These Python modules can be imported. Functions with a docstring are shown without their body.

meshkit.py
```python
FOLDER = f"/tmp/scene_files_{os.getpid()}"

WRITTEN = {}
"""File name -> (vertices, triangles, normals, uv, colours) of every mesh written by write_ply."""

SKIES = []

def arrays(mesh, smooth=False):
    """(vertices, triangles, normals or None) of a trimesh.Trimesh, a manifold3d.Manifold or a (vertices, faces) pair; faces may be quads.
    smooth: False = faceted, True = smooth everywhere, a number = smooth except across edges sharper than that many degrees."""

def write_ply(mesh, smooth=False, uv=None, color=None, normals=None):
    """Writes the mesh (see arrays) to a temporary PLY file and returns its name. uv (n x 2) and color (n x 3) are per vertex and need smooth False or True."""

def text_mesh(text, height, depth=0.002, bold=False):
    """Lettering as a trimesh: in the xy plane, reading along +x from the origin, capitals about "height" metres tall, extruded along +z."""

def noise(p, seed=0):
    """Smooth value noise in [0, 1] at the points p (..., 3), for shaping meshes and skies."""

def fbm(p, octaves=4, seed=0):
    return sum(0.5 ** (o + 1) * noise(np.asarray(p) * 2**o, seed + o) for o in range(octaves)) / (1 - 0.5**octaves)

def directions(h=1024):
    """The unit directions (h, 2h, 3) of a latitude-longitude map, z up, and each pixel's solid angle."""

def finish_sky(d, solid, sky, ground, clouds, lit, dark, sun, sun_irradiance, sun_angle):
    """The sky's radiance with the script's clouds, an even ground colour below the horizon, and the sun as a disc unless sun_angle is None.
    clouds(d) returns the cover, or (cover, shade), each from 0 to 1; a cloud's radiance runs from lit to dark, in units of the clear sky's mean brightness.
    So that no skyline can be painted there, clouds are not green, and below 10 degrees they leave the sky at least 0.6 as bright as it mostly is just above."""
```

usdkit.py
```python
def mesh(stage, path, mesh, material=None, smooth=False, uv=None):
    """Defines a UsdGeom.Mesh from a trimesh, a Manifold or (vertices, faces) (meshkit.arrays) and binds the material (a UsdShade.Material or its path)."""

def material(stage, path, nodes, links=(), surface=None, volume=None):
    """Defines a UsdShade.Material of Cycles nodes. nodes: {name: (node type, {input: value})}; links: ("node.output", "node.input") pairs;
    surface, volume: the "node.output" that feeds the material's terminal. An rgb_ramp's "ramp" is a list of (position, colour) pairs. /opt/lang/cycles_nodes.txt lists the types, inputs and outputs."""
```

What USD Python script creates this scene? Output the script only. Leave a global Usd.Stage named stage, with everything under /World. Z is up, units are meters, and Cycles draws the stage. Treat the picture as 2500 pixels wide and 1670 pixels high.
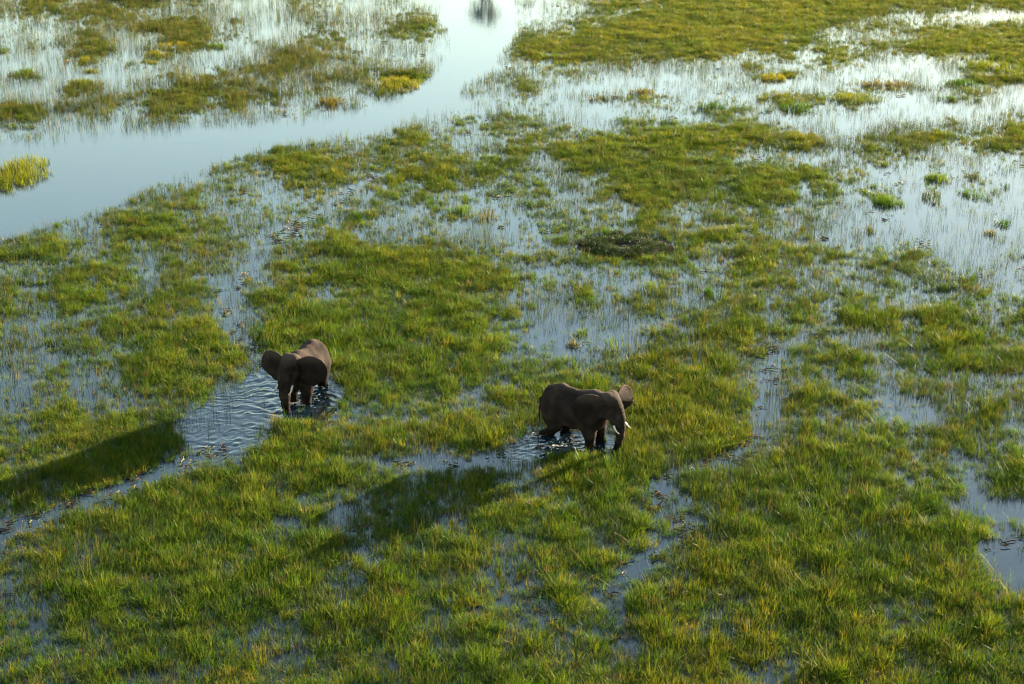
import math
import numpy as np
import trimesh
import usdkit
import meshkit
from pxr import Gf, Sdf, Usd, UsdGeom, UsdLux, UsdShade, Vt

rng = np.random.default_rng(11)
stage = Usd.Stage.CreateInMemory()
UsdGeom.SetStageUpAxis(stage, 'Z')
UsdGeom.SetStageMetersPerUnit(stage, 1.0)
UsdGeom.Xform.Define(stage, '/World')
UsdGeom.Scope.Define(stage, '/World/Looks')

# ------------------------------------------------------------------ camera, sky, sun, exposure
CAM_H, PITCH, FOCAL, APERTURE = 27.4, math.radians(21.1), 60.0, 36.0
EXPOSURE = 3.92
SUN_EL, SUN_AZ = math.radians(9.0), math.radians(47.5)       # azimuth clockwise from +y
SUN_INTENSITY, SKY_STRENGTH = 1.25, 0.05

cam = UsdGeom.Camera.Define(stage, '/World/camera')
cam.CreateFocalLengthAttr(FOCAL)
cam.CreateHorizontalApertureAttr(APERTURE)
cam.CreateVerticalApertureAttr(APERTURE * 684 / 1024)
cam.CreateFStopAttr(0.75)
cam.CreateFocusDistanceAttr(69.0)
cam.CreateClippingRangeAttr(Gf.Vec2f(0.5, 20000))
cam.CreateExposureAttr(EXPOSURE)
cam.AddTranslateOp().Set(Gf.Vec3d(0, 0, CAM_H))
cam.AddRotateXOp().Set(90 - math.degrees(PITCH))

sky_mat = usdkit.material(stage, '/World/Looks/sky_air', {
    's': ('sky_texture', {'sky_type': 'single_scattering', 'sun_disc': False, 'sun_elevation': SUN_EL, 'sun_rotation': SUN_AZ,
                          'altitude': 950.0, 'air_density': 1.5, 'aerosol_density': 1.3, 'ozone_density': 1.45}),
    'b': ('background_shader', {'strength': SKY_STRENGTH})}, [('s.color', 'b.color')], surface='b.background')
dome = UsdLux.DomeLight.Define(stage, '/World/sky')
UsdShade.MaterialBindingAPI.Apply(dome.GetPrim()).Bind(sky_mat)
dome.GetPrim().SetCustomDataByKey('kind', 'structure')
dome.GetPrim().SetCustomDataByKey('label', 'clear evening sky mirrored in the flood water')
dome.GetPrim().SetCustomDataByKey('category', 'sky')

sun = UsdLux.DistantLight.Define(stage, '/World/sun')
sun.CreateIntensityAttr(SUN_INTENSITY)
sun.CreateAngleAttr(0.5)
sun.CreateNormalizeAttr(True)
sun.CreateColorAttr(Gf.Vec3f(1.0, 0.82, 0.58))
sun.AddRotateZOp().Set(-math.degrees(SUN_AZ))
sun.AddRotateXOp().Set(-(90 - math.degrees(SUN_EL)))

# ------------------------------------------------------------------ where a point of the photograph (2500 x 1670) lies on the water
PX_W, PX_H, FPX = 2500.0, 1670.0, 2500.0 * FOCAL / APERTURE
SP, CP = math.sin(PITCH), math.cos(PITCH)


def ground(u, v, z=0.0):
    u, v = np.asarray(u, float), np.asarray(v, float)
    a, b = (u - PX_W / 2) / FPX, (PX_H / 2 - v) / FPX
    dx, dy, dz = a, CP + b * SP, -SP + b * CP
    t = (z - CAM_H) / dz
    return np.stack([dx * t, dy * t], -1)


def photo(xy):
    xy = np.asarray(xy, float)
    x, y = xy[..., 0], xy[..., 1]
    depth = y * CP + CAM_H * SP
    return PX_W / 2 + FPX * x / depth, PX_H / 2 - FPX * (y * SP - CAM_H * CP) / depth


# ------------------------------------------------------------------ helpers
taken = {}


def numbered(path):
    n = taken.get(path, -1) + 1
    taken[path] = n
    return path if n == 0 else f'{path}_{n:03d}'


def tag(prim, label=None, category=None, group=None, kind=None):
    p = prim if isinstance(prim, Usd.Prim) else prim.GetPrim()
    for k, v in (('label', label), ('category', category), ('group', group), ('kind', kind)):
        if v:
            p.SetCustomDataByKey(k, v)
    return p


def obj(name, mesh, mat, parent='/World', smooth=False):
    return usdkit.mesh(stage, numbered(f'{parent}/{name}'), mesh, mat, smooth=smooth)


def thing(name, loc=(0, 0, 0), rotz=0.0):
    x = UsdGeom.Xform.Define(stage, numbered(f'/World/{name}'))
    x.AddTranslateOp().Set(Gf.Vec3d(*map(float, loc)))
    x.AddRotateZOp().Set(math.degrees(rotz))
    return x


def noise2(xy, scale, seed=0):
    p = np.concatenate([np.asarray(xy) * scale, np.full((len(xy), 1), 3.7)], 1)
    return meshkit.fbm(p, 3, seed)


# ------------------------------------------------------------------ materials
def grass_look(name, cols, tip, trans=0.33, rough=0.5):
    """blade: colour varies from tuft to tuft and in drifts over the marsh; dry towards the tip."""
    return usdkit.material(stage, f'/World/Looks/{name}', {
        'g': ('geometry', {}),
        'oi': ('object_info', {}),
        'n1': ('noise_texture', {'scale': 0.45, 'detail': 3.0}),
        'n2': ('noise_texture', {'scale': 3.1, 'detail': 2.0}),
        'a': ('math', {'math_type': 'multiply', 'value2': 0.45}),
        'b': ('math', {'math_type': 'multiply_add', 'value2': 0.35}),
        'c': ('math', {'math_type': 'multiply_add', 'value2': 0.45}),
        'c2': ('math', {'math_type': 'multiply_add', 'value2': 1.35, 'value3': -0.36}),
        'r': ('rgb_ramp', {'ramp': [(0.15, cols[0]), (0.5, cols[1]), (0.85, cols[2])]}),
        'z': ('separate_xyz', {}),
        'mr': ('map_range', {'from_min': 0.3, 'from_max': 0.75, 'to_min': 0.0, 'to_max': 0.75, 'clamp': True}),
        'm': ('mix_color', {'b': tip}),
        'p': ('principled_bsdf', {'roughness': rough, 'specular_ior_level': 0.03}),
        't': ('translucent_bsdf', {}),
        'mx': ('mix_closure', {'fac': trans})},
        [('g.position', 'n1.vector'), ('g.position', 'n2.vector'), ('oi.random', 'a.value1'), ('n2.fac', 'b.value1'), ('a.value', 'b.value3'),
         ('n1.fac', 'c.value1'), ('b.value', 'c.value3'), ('c.value', 'c2.value1'), ('c2.value', 'r.fac'), ('g.position', 'z.vector'), ('z.z', 'mr.value'), ('mr.result', 'm.fac'),
         ('r.color', 'm.a'), ('m.result', 'p.base_color'), ('m.result', 't.color'), ('p.BSDF', 'mx.closure1'), ('t.BSDF', 'mx.closure2')],
        surface='mx.closure')


GREEN = grass_look('grass_green', [(0.0190, 0.0483, 0.0039), (0.0438, 0.0808, 0.0046), (0.0886, 0.1094, 0.0060)], (0.1357, 0.1267, 0.0133))
YELLOW = grass_look('grass_yellow', [(0.0423, 0.0672, 0.0036), (0.0898, 0.1029, 0.0050), (0.1586, 0.1288, 0.0077)], (0.1797, 0.1342, 0.0158))
OLIVE = grass_look('grass_olive', [(0.0170, 0.0342, 0.0047), (0.0423, 0.0522, 0.0068), (0.1016, 0.0752, 0.0113)], (0.1440, 0.1003, 0.0208), 0.3)
REED = grass_look('reed_stalk', [(0.0094, 0.0187, 0.0065), (0.0189, 0.0287, 0.0077), (0.0354, 0.0350, 0.0098)], (0.0589, 0.0500, 0.0164), 0.25)
WEED = grass_look('dark_weed', [(0.008, 0.020, 0.003), (0.020, 0.042, 0.004), (0.040, 0.070, 0.006)], (0.04, 0.06, 0.006), 0.2)
DEADWEED = grass_look('dead_weed', [(0.008, 0.006, 0.003), (0.018, 0.012, 0.005), (0.034, 0.022, 0.008)], (0.03, 0.02, 0.008), 0.2)
STRAW = grass_look('dry_straw', [(0.0277, 0.0147, 0.0053), (0.0554, 0.0336, 0.0141), (0.0832, 0.0567, 0.0265)], (0.0739, 0.0504, 0.0230), 0.2)
LITTER = grass_look('rotting_stalk', [(0.0210, 0.0127, 0.0064), (0.0735, 0.0353, 0.0127), (0.1785, 0.0882, 0.0364)], (0.1050, 0.0490, 0.0182), 0.1)

WATER = usdkit.material(stage, '/World/Looks/marsh_water', {
    'g': ('geometry', {}),
    'mp': ('mapping', {'scale': (1.0, 1.6, 1.0)}),
    'n': ('noise_texture', {'scale': 2.2, 'detail': 3.0, 'roughness': 0.55}),
    'n2': ('noise_texture', {'scale': 0.35, 'detail': 2.0}),
    'mul': ('math', {'math_type': 'multiply'}),
    'bp': ('bump', {'strength': 0.12, 'distance': 0.05, 'use_object_space': False}),
    'bed': ('noise_texture', {'scale': 0.9, 'detail': 4.0}),
    'r': ('rgb_ramp', {'ramp': [(0.3, (0.002, 0.0065, 0.0105)), (0.7, (0.005, 0.010, 0.014))]}),
    'p': ('principled_bsdf', {'roughness': 0.035, 'ior': 1.40, 'specular_ior_level': 0.5})},
    [('g.position', 'mp.vector'), ('mp.vector', 'n.vector'), ('g.position', 'n2.vector'), ('n.fac', 'mul.value1'), ('n2.fac', 'mul.value2'),
     ('mul.value', 'bp.height'), ('bp.normal', 'p.normal'), ('g.position', 'bed.vector'), ('bed.fac', 'r.fac'), ('r.color', 'p.base_color')], surface='p.BSDF')

MUD = usdkit.material(stage, '/World/Looks/mud', {
    'g': ('geometry', {}), 'n': ('noise_texture', {'scale': 2.5, 'detail': 6.0}),
    'r': ('rgb_ramp', {'ramp': [(0.3, (0.006, 0.004, 0.003)), (0.7, (0.018, 0.011, 0.007))]}),
    'bp': ('bump', {'strength': 0.6, 'distance': 0.05}),
    'p': ('principled_bsdf', {'roughness': 0.9, 'specular_ior_level': 0.08})},
    [('g.position', 'n.vector'), ('n.fac', 'r.fac'), ('r.color', 'p.base_color'), ('n.fac', 'bp.height'), ('bp.normal', 'p.normal')], surface='p.BSDF')

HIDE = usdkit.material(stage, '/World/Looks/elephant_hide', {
    'tc': ('texture_coordinate', {}),
    'n': ('noise_texture', {'scale': 1.7, 'detail': 5.0, 'roughness': 0.6}),
    'v': ('voronoi_texture', {'scale': 17.0, 'feature': 'distance_to_edge'}),
    'mp': ('mapping', {'scale': (1.0, 1.0, 2.2)}),
    'n3': ('noise_texture', {'scale': 9.0, 'detail': 5.0, 'roughness': 0.65}),
    'vr': ('map_range', {'from_min': 0.0, 'from_max': 0.12, 'to_min': 0.0, 'to_max': 1.0, 'clamp': True}),
    'h': ('math', {'math_type': 'multiply_add', 'value2': 0.5}),
    'r': ('rgb_ramp', {'ramp': [(0.32, (0.0050, 0.0034, 0.0028)), (0.52, (0.0100, 0.0070, 0.0057)), (0.68, (0.0190, 0.0137, 0.0111))]}),
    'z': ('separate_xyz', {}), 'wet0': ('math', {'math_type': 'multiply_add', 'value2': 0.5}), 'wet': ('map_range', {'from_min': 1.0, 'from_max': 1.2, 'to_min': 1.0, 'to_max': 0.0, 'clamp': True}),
    'sunlit_top': ('map_range', {'from_min': 2.75, 'from_max': 3.2, 'to_min': 0.0, 'to_max': 0.55, 'clamp': True}), 'sunlit_mix': ('mix_color', {'b': (0.058, 0.042, 0.034)}),  # hide lightens towards the back: low sunlight put into the colour
    'cr': ('mix_color', {'blend_type': 'multiply', 'b': (0.42, 0.38, 0.36)}),
    'bp': ('bump', {'strength': 0.8, 'distance': 0.04}),
    'p': ('principled_bsdf', {'roughness': 0.85, 'specular_ior_level': 0.03})},
    [('tc.object', 'n.vector'), ('tc.object', 'mp.vector'), ('mp.vector', 'v.vector'), ('mp.vector', 'n3.vector'), ('v.distance', 'vr.value'),
     ('vr.result', 'h.value1'), ('n3.fac', 'h.value3'), ('h.value', 'bp.height'), ('n.fac', 'r.fac'), ('r.color', 'sunlit_mix.a'), ('wet0.value', 'sunlit_top.value'), ('sunlit_top.result', 'sunlit_mix.fac'), ('sunlit_mix.result', 'cr.a'), ('tc.object', 'z.vector'), ('n3.fac', 'wet0.value1'), ('z.z', 'wet0.value3'), ('wet0.value', 'wet.value'), ('wet.result', 'cr.fac'), ('cr.result', 'p.base_color'), ('bp.normal', 'p.normal')], surface='p.BSDF')
IVORY = usdkit.material(stage, '/World/Looks/ivory', {
    'tc': ('texture_coordinate', {}), 'n': ('noise_texture', {'scale': 5.0, 'detail': 3.0}),
    'r': ('rgb_ramp', {'ramp': [(0.3, (0.17, 0.15, 0.12)), (0.7, (0.25, 0.23, 0.19))]}),
    'p': ('principled_bsdf', {'roughness': 0.35})},
    [('tc.object', 'n.vector'), ('n.fac', 'r.fac'), ('r.color', 'p.base_color')], surface='p.BSDF')
DARK = usdkit.material(stage, '/World/Looks/dark_eye', {'p': ('principled_bsdf', {'base_color': (0.012, 0.009, 0.007), 'roughness': 0.2})}, surface='p.BSDF')
FOAM = usdkit.material(stage, '/World/Looks/muddy_foam', {
    'g': ('geometry', {}), 'n': ('noise_texture', {'scale': 9.0, 'detail': 3.0}),
    'r': ('rgb_ramp', {'ramp': [(0.35, (0.10, 0.075, 0.055)), (0.65, (0.32, 0.28, 0.24))]}),
    'p': ('principled_bsdf', {'roughness': 0.25})},
    [('g.position', 'n.vector'), ('n.fac', 'r.fac'), ('r.color', 'p.base_color')], surface='p.BSDF')
BARK = usdkit.material(stage, '/World/Looks/tree_bark', {
    'g': ('geometry', {}), 'n': ('noise_texture', {'scale': 4.0, 'detail': 4.0}),
    'r': ('rgb_ramp', {'ramp': [(0.3, (0.07, 0.05, 0.04)), (0.7, (0.16, 0.12, 0.10))]}),
    'p': ('principled_bsdf', {'roughness': 0.8})},
    [('g.position', 'n.vector'), ('n.fac', 'r.fac'), ('r.color', 'p.base_color')], surface='p.BSDF')
LEAF = usdkit.material(stage, '/World/Looks/tree_leaf', {
    'g': ('geometry', {}), 'n': ('noise_texture', {'scale': 1.6, 'detail': 3.0}),
    'r': ('rgb_ramp', {'ramp': [(0.3, (0.018, 0.035, 0.012)), (0.7, (0.05, 0.075, 0.02))]}),
    'p': ('principled_bsdf', {'roughness': 0.6}), 't': ('translucent_bsdf', {}), 'm': ('mix_closure', {'fac': 0.3})},
    [('g.position', 'n.vector'), ('n.fac', 'r.fac'), ('r.color', 'p.base_color'), ('r.color', 't.color'), ('p.BSDF', 'm.closure1'), ('t.BSDF', 'm.closure2')], surface='m.closure')

# ------------------------------------------------------------------ how thickly the plants stand, read off the photograph
# (0 = open water ... 9 = closed grass); rows of 25 px down to 400, then 50 px; columns of 50 px
COVER = '''
46756666252211544133100002234676789999998887777668
45456653443322333324 6200012346 5888999999 8763253322
33345468883322243336 6510034466 8888999998 6555564466
32247344785521456456 6400066678 8989998768 3445478877
24357515985144466232 3000388778 7678998875 6456788888
22147317430116765433 4000376787 6766754563 7653456567
01134144324457633453 3200144533 4333325425 6421124488
45113113456655356658 7203653553 2222344772 3111111799
11277134675664352479 7123384111 1222333100 2466536752
11355557776756545353 3034353134 5642234786 6752224431
88465648875635345310 0011423112 2455765466 3531111212
76344436543232321000 1354564321 5522365221 1111124245
45222222221011000014 6455656533 5677777753 1135446457
14111000000000024457 7544466567 7888888887 4456776457
00000000000036666677 6634676888 7788886566 4565644777
86100000001478876677 5775563788 7788774433 4456532344
88200000127565777567 8767655466 7788888888 7632153332
74000146665543555357 6644566446 7887778874 7455251541
01344677665556556663 3656345555 4765465545 4233222222
56754677666544467645 4433345657 6777777666 3232211122
67766644655536778998 8877765478 8876677666 6666762124
45677765765337888998 8888865543 4456567775 5456566643
76687667774377766777 8877655575 6663466665 6765356655
65555666774267888888 7887652233 4655677578 5888787647
43566767888568888888 8877863234 2377888764 5446667866
55456578888868888887 8777665446 5775664467 7765676788
44544577676531136777 7776677777 7878875456 5664765445
34543455663200026777 6755778767 7888885357 5643454565
55676776521125655566 5667788776 7888886356 6555336775
66677888833157777677 7788752223 8888886467 6767676774
65788778643378887554 2343235788 8867535677 7776564467
66788856668888888776 6677655788 8647877777 8766566478
77643478888877554576 8546675478 8644575677 8887775234
33577888888765663666 7347667877 8654678777 8767778744
46766777887767777458 7777557777 7556788788 8887788843
67765666777678887557 7777457777 5457888888 8888888721
46776777678888865577 7666546766 5665888888 8888888862
45678888777888766777 7676555876 5777567888 8887678887
64578886677755788777 7677765576 6888558888 7776677888
65576666575654567767 7687787666 4587788887 7777888877
65566676556776567767 7777887777 6788876578 8888888888
66566765566777667556 7777888877 8888886468 8888888888
'''
MAP = np.array([[int(c) for c in row.replace(' ', '')] for row in COVER.split('\n') if row.strip()], float)
assert MAP.shape == (42, 50), MAP.shape
MAP_V = np.concatenate([np.arange(16) * 25 + 12.5, 400 + np.arange(26) * 50 + 25])


def inside(poly, x, y):
    poly = np.asarray(poly, float)
    r = np.zeros(x.shape, bool)
    for (x0, y0), (x1, y1) in zip(poly, np.roll(poly, -1, 0)):
        c = (y0 > y) != (y1 > y)
        r ^= c & (x < (x1 - x0) * (y - y0) / (y1 - y0 + 1e-12) + x0)
    return r


def dist_line(pts, x, y):
    """(distance, width there) from a polyline of (x, y, half width)."""
    best, wid = np.full(x.shape, 1e9), np.zeros(x.shape)
    for (x0, y0, w0), (x1, y1, w1) in zip(pts[:-1], pts[1:]):
        dx, dy = x1 - x0, y1 - y0
        t = np.clip(((x - x0) * dx + (y - y0) * dy) / (dx * dx + dy * dy), 0, 1)
        d = np.hypot(x - x0 - t * dx, y - y0 - t * dy)
        near = d < best
        best, wid = np.where(near, d, best), np.where(near, w0 + t * (w1 - w0), wid)
    return best, wid


CHANNEL = ground(*np.array([(-60, 350), (0, 348), (100, 345), (200, 338), (300, 326), (400, 320), (480, 305), (600, 303), (700, 298), (780, 288), (850, 273), (905, 258), (960, 237), (1005, 222),
           (1035, 200), (1062, 178), (1100, 140), (1098, 105), (1080, 60), (1068, 30), (1066, -60), (1245, -60), (1258, 40), (1262, 80), (1246, 105), (1222, 140), (1215, 165),
           (1180, 186), (1140, 207), (1122, 238), (1185, 236), (1150, 262), (1080, 276), (1000, 300), (900, 324), (800, 342), (700, 356), (620, 376), (560, 393), (500, 410),
           (450, 428), (400, 440), (350, 470), (290, 500), (268, 512), (220, 525), (150, 542), (100, 556), (60, 576), (0, 585), (-60, 600)]).T)
POOL_LEFT = ground(*np.array([(600, 925), (650, 908), (720, 900), (800, 915), (845, 950), (800, 985), (720, 1003), (690, 1022), (632, 1022), (618, 1080), (560, 1100), (500, 1110), (430, 1062),
           (425, 1035), (480, 1000), (560, 962)]).T)


WAKE_R = ground(*np.array([(1240, 1098), (1285, 1058), (1360, 1052), (1500, 1060), (1515, 1098), (1440, 1108), (1330, 1112), (1260, 1118)]).T)
DENSE = ground(*np.array([(930, 1175), (1010, 1160), (1190, 1150), (1160, 1225), (1040, 1285), (940, 1270), (900, 1230)]).T)
FEET_L = ground(*np.array([(640, 1005), (680, 940), (800, 925), (850, 945), (830, 985), (790, 1010), (730, 1028), (690, 1030), (650, 1025)]).T)


def trail(pts):
    """(u, v, half width in metres) in the photograph -> on the water."""
    g = ground([p[0] for p in pts], [p[1] for p in pts])
    return [(a[0], a[1], 0.68 * p[2]) for a, p in zip(g, pts)]


TRAILS = [trail([(1030, 392, .35), (930, 428, .4), (860, 462, .5), (800, 505, .55), (730, 545, .5), (680, 585, .55), (640, 620, .55), (590, 668, .6), (545, 715, .65), (535, 760, .6), (560, 800, .6), (600, 835, .5), (640, 875, .5)]),
          trail([(600, 1085, .7), (530, 1105, .8), (450, 1130, .7), (350, 1170, .6), (250, 1208, .55), (150, 1243, .6), (60, 1285, .7), (-20, 1330, .7)]),
          trail([(860, 1122, .4), (950, 1132, .55), (1050, 1142, .6), (1150, 1135, .5), (1240, 1108, .6), (1300, 1085, .8), (1380, 1078, .8), (1450, 1080, .6)]),
          trail([(1980, 815, .4), (1900, 850, .5), (1875, 900, .6), (1880, 960, .6), (1862, 1020, .6), (1845, 1070, .5), (1790, 1108, .5), (1720, 1140, .45), (1650, 1150, .2), (1608, 1180, .4), (1600, 1235, .4), (1660, 1262, .5),
                 (1700, 1282, .6), (1655, 1312, .4), (1570, 1362, .5), (1520, 1410, .45), (1490, 1470, .4)]),
          trail([(900, 1210, .5), (910, 1270, .6), (885, 1340, .4), (840, 1395, .3), (770, 1440, .3), (690, 1530, .4)]),
          trail([(1270, 1370, .4), (1300, 1430, .5), (1330, 1490, .3), (1420, 1545, .4), (1520, 1560, .5)]),
          trail([(2350, 1235, .7), (2430, 1240, 1.1), (2540, 1255, 1.3)]), trail([(2415, 1330, .6), (2460, 1380, .9), (2520, 1420, 1.0)])]


def cover_at(xy):
    """plant cover 0..1 at points of the marsh"""
    u, v = photo(xy)
    iu, iv = np.clip((u - 25) / 50, 0, 48.999), np.interp(v, MAP_V, np.arange(42)).clip(0, 40.999)
    a, b = iu.astype(int), iv.astype(int)
    fu, fv = iu - a, iv - b
    c = (MAP[b, a] * (1 - fu) + MAP[b, a + 1] * fu) * (1 - fv) + (MAP[b + 1, a] * (1 - fu) + MAP[b + 1, a + 1] * fu) * fv
    c = c / 9
    x, y = xy[:, 0], xy[:, 1]
    w = (noise2(xy, 0.9, 5) - 0.5) * 1.2                       # ragged banks
    c = np.where(inside(CHANNEL, x + w, y + 2 * w), 0.0, c)
    c = np.where(inside(POOL_LEFT, x + 0.5 * w, y + w), np.minimum(c, 0.08), c)
    c = np.where(inside(WAKE_R, x, y) | inside(FEET_L, x, y), np.minimum(c, 0.1), c)
    for t, most in zip(TRAILS, (.30, .20, .14, .36, .62, .52, .05, .05)):
        d, wd = dist_line(t, x, y)
        c = np.where(d < wd + 0.8 * w, np.minimum(c, most), c)
    c = np.where(inside(DENSE, x + w, y + w), np.maximum(c, 0.74), c)
    return c


# ------------------------------------------------------------------ setting: water and the bed under it
def lines(lo, hi, fine, step, coarse):
    a = [np.array([-4000, -1500, -500, -200])]
    n0, n1 = fine
    a += [np.arange(lo, n0, coarse), np.arange(n0, n1, step), np.arange(n1, hi, coarse), np.array([260, 500, 1500, 4000])]
    return np.unique(np.concatenate(a))


L_FRONT, R_FRONT = ground(722, 985), ground(1400, 1070)
gx = lines(-62, 62, (-14.5, 5.5), 0.055, 2.0)
gy = lines(20, 190, (56.0, 68.5), 0.055, 2.0)
X, Y = np.meshgrid(gx, gy, indexing='ij')
XY = np.stack([X.ravel(), Y.ravel()], 1)


def soft(poly, xy, reach):
    """1 inside, falling to 0 over "reach" outside"""
    pts = [(a[0], a[1], 0.0) for a in np.vstack([poly, poly[:1]])]
    d, _ = dist_line(pts, xy[:, 0], xy[:, 1])
    return np.where(inside(poly, xy[:, 0], xy[:, 1]), 1.0, np.clip(1 - d / reach, 0, 1) ** 2)


calm_l = soft(POOL_LEFT, XY, 2.6)
calm_r = soft(WAKE_R, XY, 1.2)


def chop(xy, seed, directions, lengths, amps):
    r = np.random.default_rng(seed)
    wx = noise2(xy, 0.8, seed) * 3.4
    wy = noise2(xy, 0.8, seed + 40) * 3.4
    gust = np.clip(0.25 + 2.2 * (noise2(xy, 0.45, seed + 9) - 0.3), 0.2, 1.5)
    h = 0
    for d, l, a in zip(directions, lengths, amps):
        k = 2 * math.pi / l
        s = np.sin(k * ((xy[:, 0] + wx) * math.cos(d) + (xy[:, 1] + wy) * math.sin(d)) + r.uniform(0, 6))
        h = h + a * (1 - np.abs(s) * 1.3)
    return h * gust


h = calm_l * chop(XY, 3, [1.35, 1.8, 1.05, 2.2, 0.3], [1.5, 0.95, 0.66, 0.42, 0.5], [.020, .014, .010, .006, .004])
h += calm_r * chop(XY, 9, [1.2, 1.9, 0.7, 2.5, 0.1], [0.9, 0.6, 0.45, 0.33, 0.4], [.016, .012, .009, .007, .005])
for cx, cy, rad, amp, lam in [(L_FRONT[0], L_FRONT[1], 3.0, .018, .55), (L_FRONT[0] + 1.0, L_FRONT[1] + 2.2, 1.6, .022, .38), (R_FRONT[0] - 1.4, R_FRONT[1] + .2, 1.5, .022, .36), (R_FRONT[0], R_FRONT[1], 1.1, .014, .4)]:
    d = np.hypot(XY[:, 0] - cx, XY[:, 1] - cy) + 0.35 * noise2(XY, 1.5, 8)
    h += amp * np.cos(2 * math.pi * d / lam) * np.clip(1 - d / rad, 0, 1)
ni, nj = len(gx), len(gy)
idx = np.arange(ni * nj).reshape(ni, nj)
quads = np.stack([idx[:-1, :-1], idx[1:, :-1], idx[1:, 1:], idx[:-1, 1:]], -1).reshape(-1, 4)
water = obj('water', (np.column_stack([XY, h]), quads), WATER, smooth=True)
tag(water, 'still shallow flood water mirroring the sky between the grass', 'water', kind='structure')
S = 4000.0
bed = obj('marsh_bed', (np.array([[-S, -S, -0.47], [S, -S, -0.47], [S, S, -0.47], [-S, S, -0.47]]), np.array([[0, 1, 2, 3]])), MUD)
tag(bed, 'muddy bed under the shallow flood water', 'ground', kind='structure')


# ------------------------------------------------------------------ grass tufts
def tuft(r, n, radius, height, width, lean, bend=0.35, segs=2, hvar=0.35, base_z=-0.06):
    """n tapering blades; (vertices, triangles)"""
    V, F = [], []
    for _ in range(n):
        a, q = r.uniform(0, 2 * math.pi), radius * math.sqrt(r.uniform(0, 1))
        bx, by = q * math.cos(a), q * math.sin(a)
        hh = height * (1 + r.uniform(-hvar, hvar)) * (1 - 0.25 * (q / max(radius, 1e-6)) ** 2)
        la = r.uniform(0, 2 * math.pi) if r.uniform() < 0.6 else a
        le = abs(r.normal(0, lean)) * hh
        lx, ly = math.cos(la) * le, math.sin(la) * le
        t = r.uniform(0, math.pi)
        sx, sy = math.cos(t) * width / 2, math.sin(t) * width / 2
        o, ws = len(V), [0.8, 1.0, 0.62][: segs] + [0.0]
        for k in range(segs + 1):
            f = k / segs
            cx, cy = bx + lx * (f * (1 - bend) + bend * f * f), by + ly * (f * (1 - bend) + bend * f * f)
            cz = base_z + (hh - base_z) * (f - 0.12 * min(1.0, le / hh) * f * f)
            if k < segs:
                V += [(cx - sx * ws[k], cy - sy * ws[k], cz), (cx + sx * ws[k], cy + sy * ws[k], cz)]
            else:
                V.append((cx, cy, cz))
        for k in range(segs - 1):
            F += [(o + 2 * k, o + 2 * k + 1, o + 2 * k + 3), (o + 2 * k, o + 2 * k + 3, o + 2 * k + 2)]
        F.append((o + 2 * segs - 2, o + 2 * segs - 1, o + 2 * segs))
    return np.array(V), np.array(F)


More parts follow.
